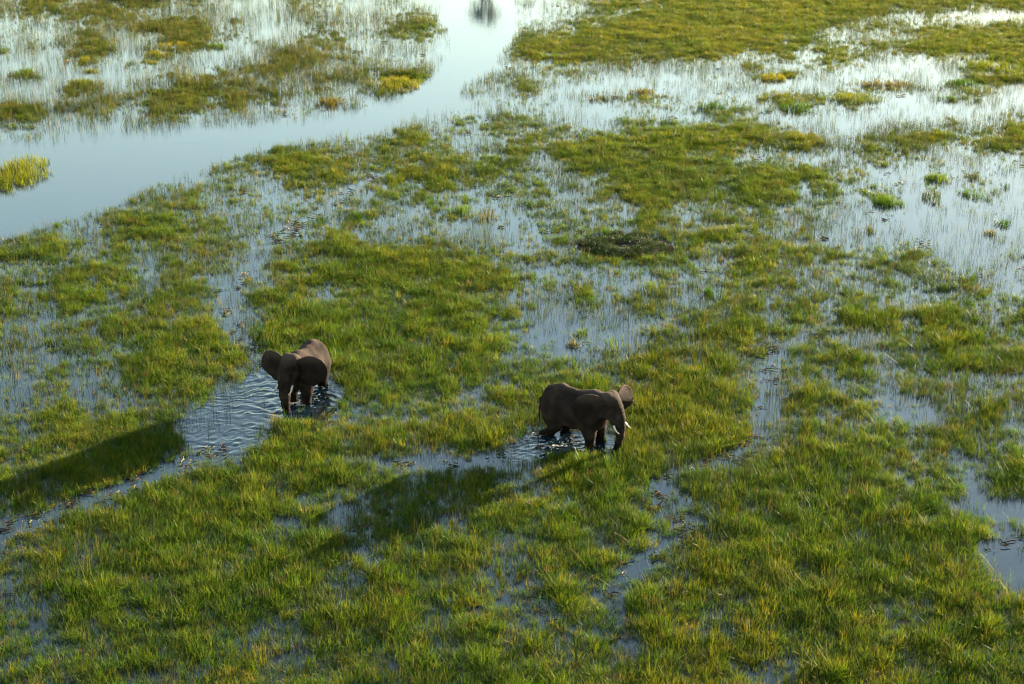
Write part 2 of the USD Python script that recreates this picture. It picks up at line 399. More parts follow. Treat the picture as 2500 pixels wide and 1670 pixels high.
def instancer(name, protos, pos, which, yaw, scale, label, category):
    pi = UsdGeom.PointInstancer.Define(stage, f'/World/{name}')
    for k, (part, mesh, mat) in enumerate(protos):
        path = numbered(f'/World/{name}/{part}')
        usdkit.mesh(stage, path, mesh, mat)
        pi.CreatePrototypesRel().AddTarget(path)
    n = len(pos)
    pi.CreatePositionsAttr(Vt.Vec3fArray.FromNumpy(np.asarray(pos, np.float32)))
    pi.CreateProtoIndicesAttr(Vt.IntArray.FromNumpy(np.asarray(which, np.int32)))
    q = np.zeros((n, 4), np.float16)
    q[:, 2], q[:, 3] = np.sin(yaw / 2), np.cos(yaw / 2)          # x y z w
    pi.CreateOrientationsAttr(Vt.QuathArray.FromNumpy(q))
    pi.CreateScalesAttr(Vt.Vec3fArray.FromNumpy(np.asarray(scale, np.float32)))
    tag(pi, label, category, kind='stuff')
    return pi


def spread(step, margin=0.05, v_top=-160, seed=0):
    """jittered points over the part of the marsh the photograph shows, and a strip around it"""
    r = np.random.default_rng(seed)
    y0, y1 = ground(1250, 1670 + 90)[1], ground(1250, v_top)[1]
    half = (y1 * CP + CAM_H * SP) * 0.3 * (1 + 2 * margin)
    nx, ny = int(2 * half / step), int((y1 - y0) / step)
    gxx, gyy = np.meshgrid(np.arange(nx), np.arange(ny), indexing='ij')
    p = np.stack([gxx.ravel(), gyy.ravel()], 1) + r.uniform(0, 1, (nx * ny, 2))
    p = p * step + [-half, y0]
    lim = (p[:, 1] * CP + CAM_H * SP) * 0.3 * (1 + margin) + 1.0
    return p[np.abs(p[:, 0]) < lim]


# free-standing islets of grass: photograph x, y, half width px, half depth px, look, height, words
ISLETS = [
    (200, 206, 45, 8, 'Y', .42, 'bright yellow green oblong islet alone in open water left of the wide reed belt'),
    (422, 113, 51, 6, 'Y', .42, 'long flat bright green islet, upper one of the stepped pair beside the dark reed belt'),
    (382, 134, 34, 6, 'Y', .38, 'bright green islet just below the longer flat islet, lower one of the stepped pair'),
    (320, 157, 14, 4, 'O', .32, 'tiny dull green tuft left of the low yellowish streak near the stepped islets'),
    (366, 153, 24, 4, 'Y', .25, 'low yellowish streak of grass directly under the stepped pair of islets'),
    (208, 151, 13, 8, 'Y', .5, 'small upright yellow tuft at the foot of the tall olive reed patch'),
    (222, 176, 22, 4, 'Y', .3, 'thin pale yellow strip of grass above the bright oblong islet'),
    (55, 180, 30, 8, 'G', .45, 'loose dull green grass islet near the left edge, above the dark reed clump'),
    (10, 125, 18, 4, 'G', .35, 'dark green islet cut by the left edge of the picture, high in the water'),
    (40, 428, 82, 46, 'Y', .65, 'large yellow green reed island at the left edge in the wide channel'),
    (968, 206, 62, 17, 'YY', .5, 'broad golden mat of grass on the far bank where the channel bends'),
    (806, 256, 34, 11, 'O', .5, 'brownish green clump on the far bank with driftwood stalks beside it'),
    (530, 116, 28, 5, 'G', .42, 'dark green tuft with a thin tail right of the stepped pair of islets'),
    (571, 53, 15, 5, 'O', .4, 'small brown rounded tuft in thin reeds near the top of the picture'),
    (1568, 229, 46, 7, 'O', .45, 'olive brown islet, westernmost in the row of islets across the bright water'),
    (1890, 193, 40, 8, 'Y', .45, 'neat yellow green oval islet standing alone in bright water below the large meadow'),
    (1446, 242, 18, 5, 'O', .42, 'left one of two small touching tufts just left of the olive brown islet'),
    (1482, 242, 14, 5, 'O', .42, 'right one of two small touching tufts just left of the olive brown islet'),
    (1738, 265, 42, 9, 'G', .48, 'rounded green islet at the lower end of the diagonal grass bar'),
    (1945, 268, 47, 12, 'YG', .48, 'plump green islet in bright water right of the diagonal grass bar'),
    (2085, 244, 75, 11, 'Y', .45, 'long tapering yellow green islet with its point to the right'),
    (2160, 208, 85, 9, 'O', .4, 'long ragged olive islet above the tapering yellow green one'),
    (2352, 206, 56, 9, 'YG', .42, 'long green islet at right, below the thick matted grass shelf'),
    (2315, 243, 24, 6, 'G', .4, 'small oval green islet below the long green islet at right'),
    (2378, 247, 18, 5, 'O', .35, 'small thin islet right of the small oval green one'),
    (2430, 168, 88, 19, 'Y', .5, 'thick matted grass shelf layered at the right edge near the top'),
    (2290, 440, 36, 11, 'G', .45, 'arched green islet leaning down to the right, uppermost in the right hand lagoon'),
    (2378, 436, 24, 8, 'O', .38, 'thin scattered tuft right of the arched islet in the lagoon'),
    (2277, 484, 25, 15, 'O', .5, 'round bushy olive islet under the arched one in the lagoon'),
    (2375, 478, 36, 9, 'G', .42, 'flat loose green islet right of the round bushy one'),
    (2160, 498, 46, 13, 'G', .48, 'spindle shaped dark green islet off the tip of the grass bank in the lagoon'),
    (2450, 551, 18, 8, 'G', .42, 'lone small green tuft far right in the middle of the lagoon'),
    (2415, 572, 13, 5, 'O', .35, 'tiny brown hummock just below the lone green tuft in the lagoon'),
    (2126, 564, 15, 7, 'O', .45, 'small tuft with pale bent straw in the left part of the lagoon'),
    (2452, 458, 18, 5, 'O', .38, 'small brown tuft at the right end of the row in the lagoon'),
    (1425, 735, 38, 8, 'G', .42, 'crescent shaped bright green islet at the top of the middle pond'),
    (1592, 706, 26, 10, 'YG', .5, 'bushy green islet beside the reedy pond right of the middle pond'),
    (1740, 718, 24, 9, 'G', .45, 'compact green islet in front of the dense vertical reeds'),
    (1492, 846, 36, 13, 'YG', .5, 'wide green islet in the middle pond, nearest to the elephant on the right'),
    (1419, 818, 11, 4, 'G', .4, 'very small green tuft in the open middle pond'),
    (1400, 845, 9, 4, 'O', .4, 'tiny brown tuft below the very small green one in the middle pond'),
    (1115, 518, 40, 9, 'YG', .45, 'golden topped grass islet left of the twin islet in the upper middle water'),
    (1190, 530, 23, 10, 'O', .42, 'rounded golden islet right of the wider golden topped one'),
    (126, 846, 18, 8, 'O', .5, 'clumped tussock with dark base in the left hand pool'),
    (182, 857, 25, 6, 'O', .42, 'low straw coloured tussock right of the dark based one in the left hand pool'),
    (46, 843, 10, 6, 'O', .45, 'small brown tussock near the left edge of the left hand pool'),
]
islet_at = []
for (u, v, ru, rv, *_r) in ISLETS:
    c, e, f_, b_ = ground(u, v), ground(u + ru, v), ground(u, v - rv), ground(u, v + rv)
    islet_at.append((c[0], c[1], e[0] - c[0], (f_[1] - b_[1]) / 2))
MOUND = ground(1525, 604)
MOUND_R = (2.75, 2.3)
ISLET_LOOK = {'G': [GREEN], 'Y': [YELLOW], 'O': [OLIVE], 'YG': [GREEN], 'YY': [YELLOW]}


def free_of_islets(p):
    ok = np.hypot((p[:, 0] - MOUND[0]) / MOUND_R[0], (p[:, 1] - MOUND[1]) / MOUND_R[1]) > 0.95
    for (cx, cy, rx, ry) in islet_at:
        ok &= np.hypot((p[:, 0] - cx) / rx, (p[:, 1] - cy) / ry) > 1.0
    return ok


# the marsh grass
DEAD = grass_look('dead_grass', [(0.040, 0.022, 0.008), (0.085, 0.050, 0.018), (0.150, 0.095, 0.040)], (0.13, 0.085, 0.035), 0.25)
g_protos = []
for mat, hts in ((GREEN, (.40, .48, .34, .44)), (YELLOW, (.38, .44, .32, .42)), (OLIVE, (.46, .40, .36, .50)), (DEAD, (.42, .34, .30, .46))):
    for k, ht in enumerate(hts):
        g_protos.append(('grass_tuft', tuft(np.random.default_rng(100 + len(g_protos)), 18, .10, ht * .72, .0110, .60), mat))

P = spread(0.124, seed=1)
C = cover_at(P)
wet = np.minimum(1, C * 3)
n_big, n_mid, n_small = noise2(P, 0.30, 21), noise2(P, 1.15, 23), noise2(P, 3.0, 22)
U, V_ = photo(P)
far = np.clip((1150 - V_) / 450, 0, 1)
C = C - 0.30 * C * (1 - C) * far + 0.09 * (1 - far) * (C > .45)                    # seen flatter, the same plants hide more water
val = C + (0.15 * (n_big - 0.5) + (0.42 + 0.20 * far) * (n_mid - 0.5) + 1.0 * (n_small - 0.5)) * wet
r1 = rng.uniform(0, 1, len(P))
keep = (r1 < np.clip((val - 0.42) * 1.8, 0.0, 0.80) + 0.22 * np.clip(C - .15, 0, .4)) & free_of_islets(P)
P, val, C, n_big, n_mid = P[keep], val[keep], C[keep], n_big[keep], n_mid[keep]
U, V_ = photo(P)
rr = rng.uniform(0, 1, len(P))
hue = noise2(P, 0.16, 60) + 0.5 * (noise2(P, 1.1, 61) - 0.5)
dry_zone = np.clip((1100 - U) / 300, 0, 1) * np.clip((330 - V_) / 60, 0, 1)                    # the brown reed beds beyond the channel
far_gold = np.clip((U - 1150) / 200, 0, 1) * np.clip((420 - V_) / 250, 0, 1)
p_olive = 0.10 + 0.5 * dry_zone + 0.35 * np.clip(0.62 - val, 0, .4)
p_yellow = np.clip(0.16 + 1.7 * (hue - 0.45) + 0.45 * far_gold, 0.03, 0.9) * (1 - 0.7 * dry_zone)
fam = np.where(rr < p_olive, 2, np.where(rr < p_olive + p_yellow * (1 - p_olive), 1, 0))
fam = np.where(rng.uniform(0, 1, len(P)) < 0.03 + 0.07 * np.clip(0.55 - val, 0, .5), 3, fam)
which = fam * 4 + rng.integers(0, 4, len(P))
sz = np.clip(0.58 + 0.75 * (val - 0.45), 0.42, 1.15) * rng.uniform(0.6, 1.35, len(P)) * (0.8 + 0.4 * np.clip((n_mid - .3) * 2.2, 0, 1))
sc = np.stack([sz * 1.08, sz * 1.08, sz * rng.uniform(0.8, 1.25, len(P))], 1)
instancer('marsh_grass', g_protos, np.column_stack([P, np.zeros(len(P))]), which, rng.uniform(0, 6.28, len(P)), sc, 'green and yellow marsh grass growing in dense drifts out of the water', 'grass')
n_grass = len(P)

# thin reeds standing apart in the water
r_protos = [('reed_tuft', tuft(np.random.default_rng(300 + k), 7, .2, (.62, .75, .55, .85)[k % 4], .010, .16, .5, 2, .4), (REED, REED, OLIVE, REED, GREEN, OLIVE)[k]) for k in range(6)]
P = spread(0.25, seed=2)
C = cover_at(P)
n1 = noise2(P, 0.6, 31)
n2 = noise2(P, 0.12, 33)
dens = np.clip(C * 1.7, 0, 0.9) * np.clip((n1 - 0.33) * 3.2, 0.05, 1.2) * np.clip(0.4 + (n2 - 0.3) * 2.0, 0.2, 1.2) + np.where(C > 0.02, 0.02, 0.0)
keep = (rng.uniform(0, 1, len(P)) < dens) & free_of_islets(P)
P, C = P[keep], C[keep]
U, V_ = photo(P)
tall = 0.75 + 0.45 * np.clip((420 - V_) / 200, 0, 1) * np.clip((1150 - U) / 200, 0, 1)
sz = tall * rng.uniform(0.65, 1.2, len(P))
sc = np.stack([np.full(len(P), 1.0), np.full(len(P), 1.0), sz], 1)
instancer('thin_reeds', r_protos, np.column_stack([P, np.zeros(len(P))]), rng.integers(0, 6, len(P)), rng.uniform(0, 6.28, len(P)), sc, 'thin dark reed stalks standing apart in open shallow water', 'reeds')
n_reed = len(P)


# bleached straws leaning over the grass
def straw_mesh(r, length, w):
    lean = r.uniform(0.55, 0.95)
    d = np.array([math.sin(lean), 0, math.cos(lean)])
    pts = [np.array([0, 0, 0.05]) + d * length * f + np.array([0, r.normal(0, .02), -0.10 * f * f * length]) for f in (0, .35, .7, 1)]
    V, F = [], []
    for k, p in enumerate(pts):
        ww = w * (1, 1, 1.15, .5)[k]
        for a in range(3):
            V.append(p + ww * np.array([0, math.cos(2.094 * a), math.sin(2.094 * a)]))
    for k in range(3):
        for a in range(3):
            b = (a + 1) % 3
            F += [(3 * k + a, 3 * k + b, 3 * k + 3 + b), (3 * k + a, 3 * k + 3 + b, 3 * k + 3 + a)]
    return np.array(V), np.array(F)


s_protos = [('straw', straw_mesh(np.random.default_rng(400 + k), (.75, 1.0, .6, .9)[k], .0055), STRAW) for k in range(4)]
P = spread(0.62, seed=4)
C = cover_at(P)
U, V_ = photo(P)
right = np.clip((U - 900) / 700, 0.12, 1) * np.clip((V_ - 500) / 400, 0.06, 1)
n1 = noise2(P, 0.25, 71)
keep = (rng.uniform(0, 1, len(P)) < 0.075 * right * np.clip((n1 - .3) * 3, .1, 1.4)) & (C > 0.3)
P = P[keep]
U, V_ = photo(P)
yaw = math.pi * 0.93 + rng.normal(0, 0.45, len(P)) + np.where(rng.uniform(0, 1, len(P)) < 0.2 + 0.3 * (U < 1200), rng.uniform(-2, 2, len(P)), 0)
sc = np.repeat(rng.uniform(0.55, 1.15, (len(P), 1)), 3, 1)
instancer('bleached_straws', s_protos, np.column_stack([P, np.full(len(P), 0.05)]), rng.integers(0, 4, len(P)), yaw, sc, 'pale dry straws leaning over the green marsh grass', 'dry straw')

# trodden stalks floating in the elephants' paths
f_protos = []
for k in range(5):
    r = np.random.default_rng(500 + k)
    vs, fs = [], []
    for _ in range(7):
        a, l, w = r.uniform(0, 6.28), r.uniform(.05, .18), r.uniform(.006, .015)
        c = r.normal(0, .16, 2)
        d, s = np.array([math.cos(a), math.sin(a)]), np.array([-math.sin(a), math.cos(a)])
        z = r.uniform(.012, .05)
        o = len(vs)
        vs += [(*(c - d * l - s * w), z), (*(c - d * l + s * w), z + .012), (*(c + d * l + s * w * .6), z + .03), (*(c + d * l - s * w * .6), z + .01), (*c, z + .05)]
        fs += [(o, o + 3, o + 4), (o + 3, o + 2, o + 4), (o + 2, o + 1, o + 4), (o + 1, o, o + 4)]
    f_protos.append(('stalk_heap', (np.array(vs), np.array(fs)), (LITTER, OLIVE, STRAW, LITTER, OLIVE)[k]))
P = spread(0.26, seed=6)
pr = np.zeros(len(P))
wob = (noise2(P, 1.1, 81) - 0.5) * 1.0
for t, amount in zip(TRAILS, (.12, .26, .14, .20, .10, .15, .01, .03)):
    d, wd = dist_line(t, P[:, 0], P[:, 1])
    pr = np.maximum(pr, amount * np.exp(-((d + wob - 0.8 * wd) / 0.45) ** 2) + amount * .5 * (d + wob < wd))
C = cover_at(P)
pr = np.maximum(pr, np.where((C > 0.25) & (C < 0.6), 0.006, 0.0))
keep = (rng.uniform(0, 1, len(P)) < pr * np.clip((noise2(P, .8, 82) - .3) * 3, .1, 1.5))
P = P[keep]
sc = np.repeat(rng.uniform(0.6, 1.25, (len(P), 1)), 3, 1)
instancer('floating_stalks', f_protos, np.column_stack([P, np.zeros(len(P))]), rng.integers(0, 5, len(P)), rng.uniform(0, 6.28, len(P)), sc, 'brown trodden stalks floating along the open paths through the grass', 'plant litter')


# islets: one mesh each
def join(parts):
    n, V, F = 0, [], []
    for v, f in parts:
        V.append(v)
        F.append(f + n)
        n += len(v)
    return np.vstack(V), np.vstack(F)


for k, ((u, v, ru, rv, look, ht, words), (cx, cy, rx, ry)) in enumerate(zip(ISLETS, islet_at)):
    r = np.random.default_rng(700 + k)
    big = look in ('YG', 'YY', 'Y', 'G')
    n = int(np.clip(3.1416 * rx * ry * (13 if big else 9), 6, 260))
    q, a = np.sqrt(r.uniform(0, 1, n)), r.uniform(0, 6.283, n)
    px, py = q * np.cos(a), q * np.sin(a)
    wob = noise2(np.column_stack([cx + px * rx, cy + py * ry]), 0.8, 90 + k)
    parts = []
    for i in range(n):
        s = (1 - 0.45 * q[i] ** 2) * (0.7 + 0.6 * wob[i])
        if q[i] > 0.65 + 0.6 * (wob[i] - 0.35):
            if r.uniform() < 0.7:
                continue
        tv, tf = tuft(r, 15 if n > 60 else 20, .21, ht * s, .019, .34)
        parts.append((tv + [px[i] * rx, py[i] * ry, 0], tf))
    if not parts:
        parts.append(tuft(r, 20, .2, ht, .019, .34))
    m = obj('grass_islet', join(parts), ISLET_LOOK[look][0])
    UsdGeom.Xformable(m).AddTranslateOp().Set(Gf.Vec3d(float(cx), float(cy), 0))
    tag(m, words, 'grass islet', 'grass islets standing in the open water')

# ------------------------------------------------------------------ the trampled mound
mound = thing('trampled_mound', (MOUND[0], MOUND[1], 0))
tag(mound, 'low dark round mound of matted weeds with a bare muddy hollow in the middle', 'mound')
nr, na = 14, 48
vs = [(0, 0, 0.16)]
for i in range(1, nr + 1):
    for j in range(na):
        f, a = i / nr, 2 * math.pi * j / na
        wob = 1 + 0.16 * (meshkit.fbm(np.array([[math.cos(a) * 1.5 + 5, math.sin(a) * 1.5, 2.2]]), 3, 5)[0] - .5) * 2
        z = 0.26 * (1 - f ** 2.2) - 0.2 * math.exp(-((f / 0.3) ** 2)) - 0.06 * f
        x, y = f * wob * MOUND_R[0] * math.cos(a), f * wob * MOUND_R[1] * math.sin(a)
        z += 0.06 * (meshkit.fbm(np.array([[x * 3, y * 3, 1.0]]), 3, 6)[0] - .5)
        vs.append((x, y, z))
fs = [(0, 1 + j, 1 + (j + 1) % na) for j in range(na)]
for i in range(nr - 1):
    for j in range(na):
        a, b = 1 + i * na + j, 1 + i * na + (j + 1) % na
        fs += [(a, a + na, b + na), (a, b + na, b)]
obj('mud_base', (np.array(vs), np.array(fs)), MUD, str(mound.GetPath()), smooth=True)
r = np.random.default_rng(44)
parts, brown = [], []
for i in range(1500):
    q, a = math.sqrt(r.uniform(0.03, 1.0)) * 1.12, r.uniform(0, 6.283)
    if (q < 0.22 and r.uniform() < .8) or (q > .85 + .5 * (meshkit.noise(np.array([[3 * math.cos(a), 3 * math.sin(a), 7.]]), 2)[0] - .4) and r.uniform() < .85):
        continue
    x, y = q * MOUND_R[0] * math.cos(a), q * MOUND_R[1] * math.sin(a)
    z = max(0.0, 0.26 * (1 - min(1, q) ** 2.2) - 0.2 * math.exp(-((q / 0.3) ** 2)) - 0.06 * q)
    tv, tf = tuft(r, 8, .16, r.uniform(.10, .20), .016, .9, base_z=-.03)
    (parts if (q < 0.84 and r.uniform() < .93) else brown).append((tv + [x, y, z], tf))
weeds = obj('green_weeds', join(parts), WEED, str(mound.GetPath()))
rim = obj('brown_weeds', join(brown), DEADWEED, str(mound.GetPath()))
tag(weeds, kind='stuff')
tag(rim, 'dull brown weeds round the rim of the mound', kind='stuff')


# ------------------------------------------------------------------ elephants
def surface_nets(D, origin, hh):
    ins = D < 0
    nx, ny, nz = D.shape
    cnt = np.zeros((nx - 1, ny - 1, nz - 1), np.int8)
    for a, b, c in np.ndindex(2, 2, 2):
        cnt += ins[a:nx - 1 + a, b:ny - 1 + b, c:nz - 1 + c]
    mixed = (cnt > 0) & (cnt < 8)
    I = np.argwhere(mixed)
    acc, num = np.zeros((len(I), 3)), np.zeros(len(I))
    corners = list(np.ndindex(2, 2, 2))
    for ca in corners:
        for ax in range(3):
            if ca[ax]:
                continue
            cb = list(ca)
            cb[ax] = 1
            da, db = D[tuple((I + ca).T)], D[tuple((I + cb).T)]
            cross = (da < 0) != (db < 0)
            t = np.where(cross, da / np.where(cross, da - db, 1), 0)
            pt = np.tile(np.array(ca, float), (len(I), 1))
            pt[:, ax] = t
            acc += pt * cross[:, None]
            num += cross
    V = (I + acc / num[:, None]) * hh + origin
    lut = np.full(mixed.shape, -1, np.int64)
    lut[mixed] = np.arange(len(I))
    F = []
    for ax in range(3):
        o1, o2 = (ax + 1) % 3, (ax + 2) % 3
        lo = [slice(None)] * 3
        hi = [slice(None)] * 3
        lo[ax], hi[ax] = slice(0, -1), slice(1, None)
        E = np.argwhere(ins[tuple(lo)] != ins[tuple(hi)])
        E = E[(E[:, o1] > 0) & (E[:, o2] > 0) & (E[:, o1] < D.shape[o1] - 1) & (E[:, o2] < D.shape[o2] - 1)]
        q = []
        for s1, s2 in ((1, 1), (0, 1), (0, 0), (1, 0)):
            e = E.copy()
            e[:, o1] -= s1
            e[:, o2] -= s2
            q.append(lut[tuple(e.T)])
        q = np.stack(q, 1)
        flip = ins[tuple(E.T)]
        q[~flip] = q[~flip][:, ::-1]
        F.append(q)
    F = np.vstack(F)
    F = F[(F >= 0).all(1)]
    return V, np.vstack([F[:, [0, 1, 2]], F[:, [0, 2, 3]]])


class Flesh:
    """a signed distance field on a grid; forms are blended in one after another"""

    def __init__(self, lo, hi, hh):
        self.lo, self.h = np.array(lo, float), hh
        self.ax = [np.arange(a, b, hh) for a, b in zip(lo, hi)]
        self.D = np.full([len(a) for a in self.ax], 1.0, np.float32)

    def add(self, lo, hi, fn, k=0.1, cut=False):
        pad = k + 3 * self.h
        s = [slice(max(0, int((a - pad - o) / self.h)), max(0, int((b + pad - o) / self.h) + 2)) for a, b, o in zip(lo, hi, self.lo)]
        g = np.meshgrid(*[a[q] for a, q in zip(self.ax, s)], indexing='ij')
        p = np.stack(g, -1)
        d, old = fn(p), self.D[tuple(s)]
        w = np.clip(0.5 + 0.5 * (old - d) / k, 0, 1)
        self.D[tuple(s)] = old * (1 - w) + d * w - k * w * (1 - w)

    def ball(self, c, r, k=0.12, M=None):
        c, r = np.array(c, float), np.array(r, float)

        def fn(p):
            q = (p - c) if M is None else (p - c) @ M
            k0 = np.linalg.norm(q / r, axis=-1)
            k1 = np.linalg.norm(q / r ** 2, axis=-1) + 1e-9
            return k0 * (k0 - 1) / k1
        m = r.max() if M is not None else r
        self.add(c - m, c + m, fn, k)

    def limb(self, pts, k=0.12):
        for (a, ra), (b, rb) in zip(pts[:-1], pts[1:]):
            a, b = np.array(a, float), np.array(b, float)
            ba = b - a
            m = max(ra, rb)

            def fn(p, a=a, ba=ba, ra=ra, rb=rb):
                t = np.clip(((p - a) @ ba) / (ba @ ba), 0, 1)
                return np.linalg.norm(p - a - t[..., None] * ba, axis=-1) - (ra + (rb - ra) * t)
            self.add(np.minimum(a, b) - m, np.maximum(a, b) + m, fn, k)

    def sheet(self, A, e1, e2, outline, thick, curl, k=0.05):
        n = np.cross(e1, e2)
        poly = np.array(outline, float)
        pts = A + poly[:, :1] * e1 + poly[:, 1:] * e2
        ext = 0.15

        def fn(p):
            q = p - A
            u, w, t = q @ e1, q @ e2, q @ n
            t = t - curl[0] * u * u - curl[1] * np.sin(w * 5.0 + u * 3) * u - curl[2] * np.clip(-w, 0, 1) ** 2
            d2 = np.full(u.shape, 1e9)
            for (x0, y0), (x1, y1) in zip(poly, np.roll(poly, -1, 0)):
                dx, dy = x1 - x0, y1 - y0
                f = np.clip(((u - x0) * dx + (w - y0) * dy) / (dx * dx + dy * dy), 0, 1)
                d2 = np.minimum(d2, np.hypot(u - x0 - f * dx, w - y0 - f * dy))
            d2 = np.where(inside(poly, u, w), -d2, d2)
            dn = np.abs(t) - thick * (1 - 0.35 * np.clip(u, 0, 1))
            return np.where((d2 < 0) & (dn < 0), np.maximum(d2, dn), np.hypot(np.maximum(d2, 0), np.maximum(dn, 0))) - 0.012
        self.add(pts.min(0) - ext, pts.max(0) + ext, fn, k)


def smooth_outline(pts, n=3):
    p = np.array(pts, float)
    for _ in range(n):
        p = np.stack([0.75 * p + 0.25 * np.roll(p, -1, 0), 0.25 * p + 0.75 * np.roll(p, -1, 0)], 1).reshape(-1, 2)
        if len(p) > 60:
            break
    return p


EAR = np.array([1.24, 1.10]) * smooth_outline([(-.12, .22), (.10, .46), (.42, .56), (.76, .46), (.98, .18), (1.04, -.14), (.92, -.42), (.70, -.62), (.48, -.80), (.30, -.72), (.12, -.48), (-.10, -.34)], 2)


def tube_mesh(pts, radii, sides=8):
    pts, V, F = np.array(pts, float), [], []
    tang = np.gradient(pts, axis=0)
    for i, p in enumerate(pts):
        t = tang[i] / np.linalg.norm(tang[i])
        s = np.cross(t, [0.13, 0.95, 0.21])
        s /= np.linalg.norm(s)
        w = np.cross(t, s)
        for a in range(sides):
            an = 2 * math.pi * a / sides
            V.append(p + radii[i] * (s * math.cos(an) + w * math.sin(an)))
    for i in range(len(pts) - 1):
        for a in range(sides):
            b = (a + 1) % sides
            F += [(i * sides + a, i * sides + b, (i + 1) * sides + b), (i * sides + a, (i + 1) * sides + b, (i + 1) * sides + a)]
    V += [pts[0], pts[-1]]
    o = len(V) - 2
    for a in range(sides):
        b = (a + 1) % sides
        F += [(o, b, a), (o + 1, (len(pts) - 1) * sides + a, (len(pts) - 1) * sides + b)]
    return np.array(V), np.array(F)


def elephant(loc, heading, head_yaw, head_pitch, trunk, legs, ears, label, tail, size=0.92, tusk=1.0):
    """x forward, y to its left, z up from its soles. trunk: head frame points; legs: per leg list of joints; ears: (left, right) spread in degrees."""
    E = Flesh((-2.3, -1.9, -0.05), (3.3, 1.9, 3.25), 0.03)
    # trunk of the body
    E.ball((-.95, 0, 1.83), (.74, .68, .80), .2)
    E.ball((-.05, 0, 1.70), (1.05, .80, .80), .3)
    E.ball((.75, 0, 1.80), (.70, .66, .82), .3)
    E.limb([((-1.25, 0, 2.22), .26), ((-.75, 0, 2.46), .22), ((-.2, 0, 2.36), .22), ((.35, 0, 2.38), .24), ((.85, 0, 2.50), .28), ((1.2, 0, 2.40), .30)], .22)
    for s in (1, -1):
        E.ball((.78, s * .40, 1.55), (.42, .30, .72), .18)                # shoulder blades
        E.ball((-.98, s * .40, 1.50), (.52, .34, .68), .18)               # haunches
        E.ball((-1.0, s * .28, 2.12), (.26, .22, .2), .2)                 # hip bones
    for pts in legs:
        E.limb(pts, .14)
        fx, fy, fz = pts[-1][0]
        E.ball((fx + .05, fy, max(fz, .09)), (.235, .215, .11), .10)
    # tail
    E.limb(tail, .05)
    # neck and head, in a frame turned about the nape
    piv = np.array([1.15, 0, 2.10])
    cy_, sy_, cp_, sp_ = math.cos(head_yaw), math.sin(head_yaw), math.cos(head_pitch), math.sin(head_pitch)
    R = np.array([[cy_, -sy_, 0], [sy_, cy_, 0], [0, 0, 1]]) @ np.array([[cp_, 0, sp_], [0, 1, 0], [-sp_, 0, cp_]])
    H = lambda p: piv + R @ (np.array(p, float) - piv) + [0.03, 0, 0.20]
    E.limb([((.85, 0, 2.05), .62), (H((1.45, 0, 2.15)), .46)], .25)
    E.ball(H((1.62, 0, 2.28)), (.44, .44, .50), .16, R)                   # skull
    for s in (1, -1):
        E.ball(H((1.58, s * .19, 2.58)), (.24, .20, .20), .14, R)         # twin crowns of the head
        E.ball(H((1.72, s * .34, 2.02)), (.26, .17, .30), .12, R)         # cheeks
        E.ball(H((1.93, s * .30, 2.18)), (.13, .09, .10), .08, R)         # brow over the eye
        E.limb([(H((1.82, s * .24, 1.98)), .17), (H((2.10, s * .27, 1.62)), .125)], .10)   # tusk sockets
    E.ball(H((1.95, 0, 2.20)), (.20, .30, .36), .16, R)                   # forehead to trunk root
    E.limb([(H((1.62, 0, 1.78)), .22), (H((1.92, 0, 1.52)), .12)], .14)   # lower jaw
    E.limb([(H(p), q) for p, q in trunk], .09)
    for s, (spread_deg, curl) in zip((1, -1), ears):
        a = math.radians(spread_deg)
        e1 = R @ np.array([-math.cos(a), s * math.sin(a), 0.0])
        up = R @ np.array([0.10, 0, 1.0])
        up = up - e1 * (up @ e1)
        up /= np.linalg.norm(up)
        n = np.cross(e1, up)
        A = H((1.56, s * .38, 2.16))
        E.sheet(A, e1, up, EAR, .035, tuple(c * s for c in curl), .07)
    V, F = surface_nets(E.D, E.lo, E.h)
    m = trimesh.Trimesh(V, F, process=False)
    big = max(m.split(only_watertight=False), key=lambda q: len(q.faces))
    trimesh.smoothing.filter_taubin(big, iterations=4)
    v = np.array(big.vertices)
    nrm = np.array(big.vertex_normals)
    folds = meshkit.fbm(v * [5.0, 5.0, 9.0], 3, 7) - .5
    rings = np.sin(v[:, 2] * 42 + 3 * meshkit.noise(v * 4, 3)) * np.clip((v[:, 0] - 1.9) / .3, 0, 1) * (np.abs(v[:, 1]) < .45)
    v = v + nrm * (0.022 * folds + 0.006 * rings)[:, None]
    e = thing('elephant', loc, heading)
    e.AddScaleOp().Set(Gf.Vec3f(size, size, size))
    tag(e, label, 'elephant')
    path = str(e.GetPath())
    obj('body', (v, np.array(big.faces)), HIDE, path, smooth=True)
    for s in (1, -1):
        pts = [H((2.08 + .42 * f + .16 * f * f, s * (.29 + .20 * f - .09 * f * f), 1.66 - .68 * f + .34 * f * f)) for f in tusk * np.linspace(0, 1, 12)]
        obj('tusk', tube_mesh(pts, [.060 * (1 - .85 * f ** 1.6) for f in np.linspace(0, 1, 12)]), IVORY, path, smooth=True)
        eye = trimesh.creation.icosphere(2, .035)
        eye.apply_translation(H((1.955, s * .355, 2.12)))
        obj('eye', eye, DARK, path, smooth=True)
    t0 = np.array(tail[-1][0])
    r = np.random.default_rng(5)
    hair = [tube_mesh([t0 + [0, 0, .03], t0 + [r.normal(0, .03), r.normal(0, .03), -.15], t0 + [r.normal(0, .05), r.normal(0, .05), -.34]], [.010, .008, .003], 3) for _ in range(26)]
    obj('tail_hair', join(hair), DARK, path)
    return e


DEPTH = 0.38
TRUNK_DOWN = [((2.02, 0, 2.10), .32), ((2.16, 0, 1.80), .31), ((2.24, 0, 1.50), .28), ((2.28, 0, 1.10), .235), ((2.26, 0, .65), .185), ((2.22, 0, .30), .15), ((2.24, 0, .02), .13)]


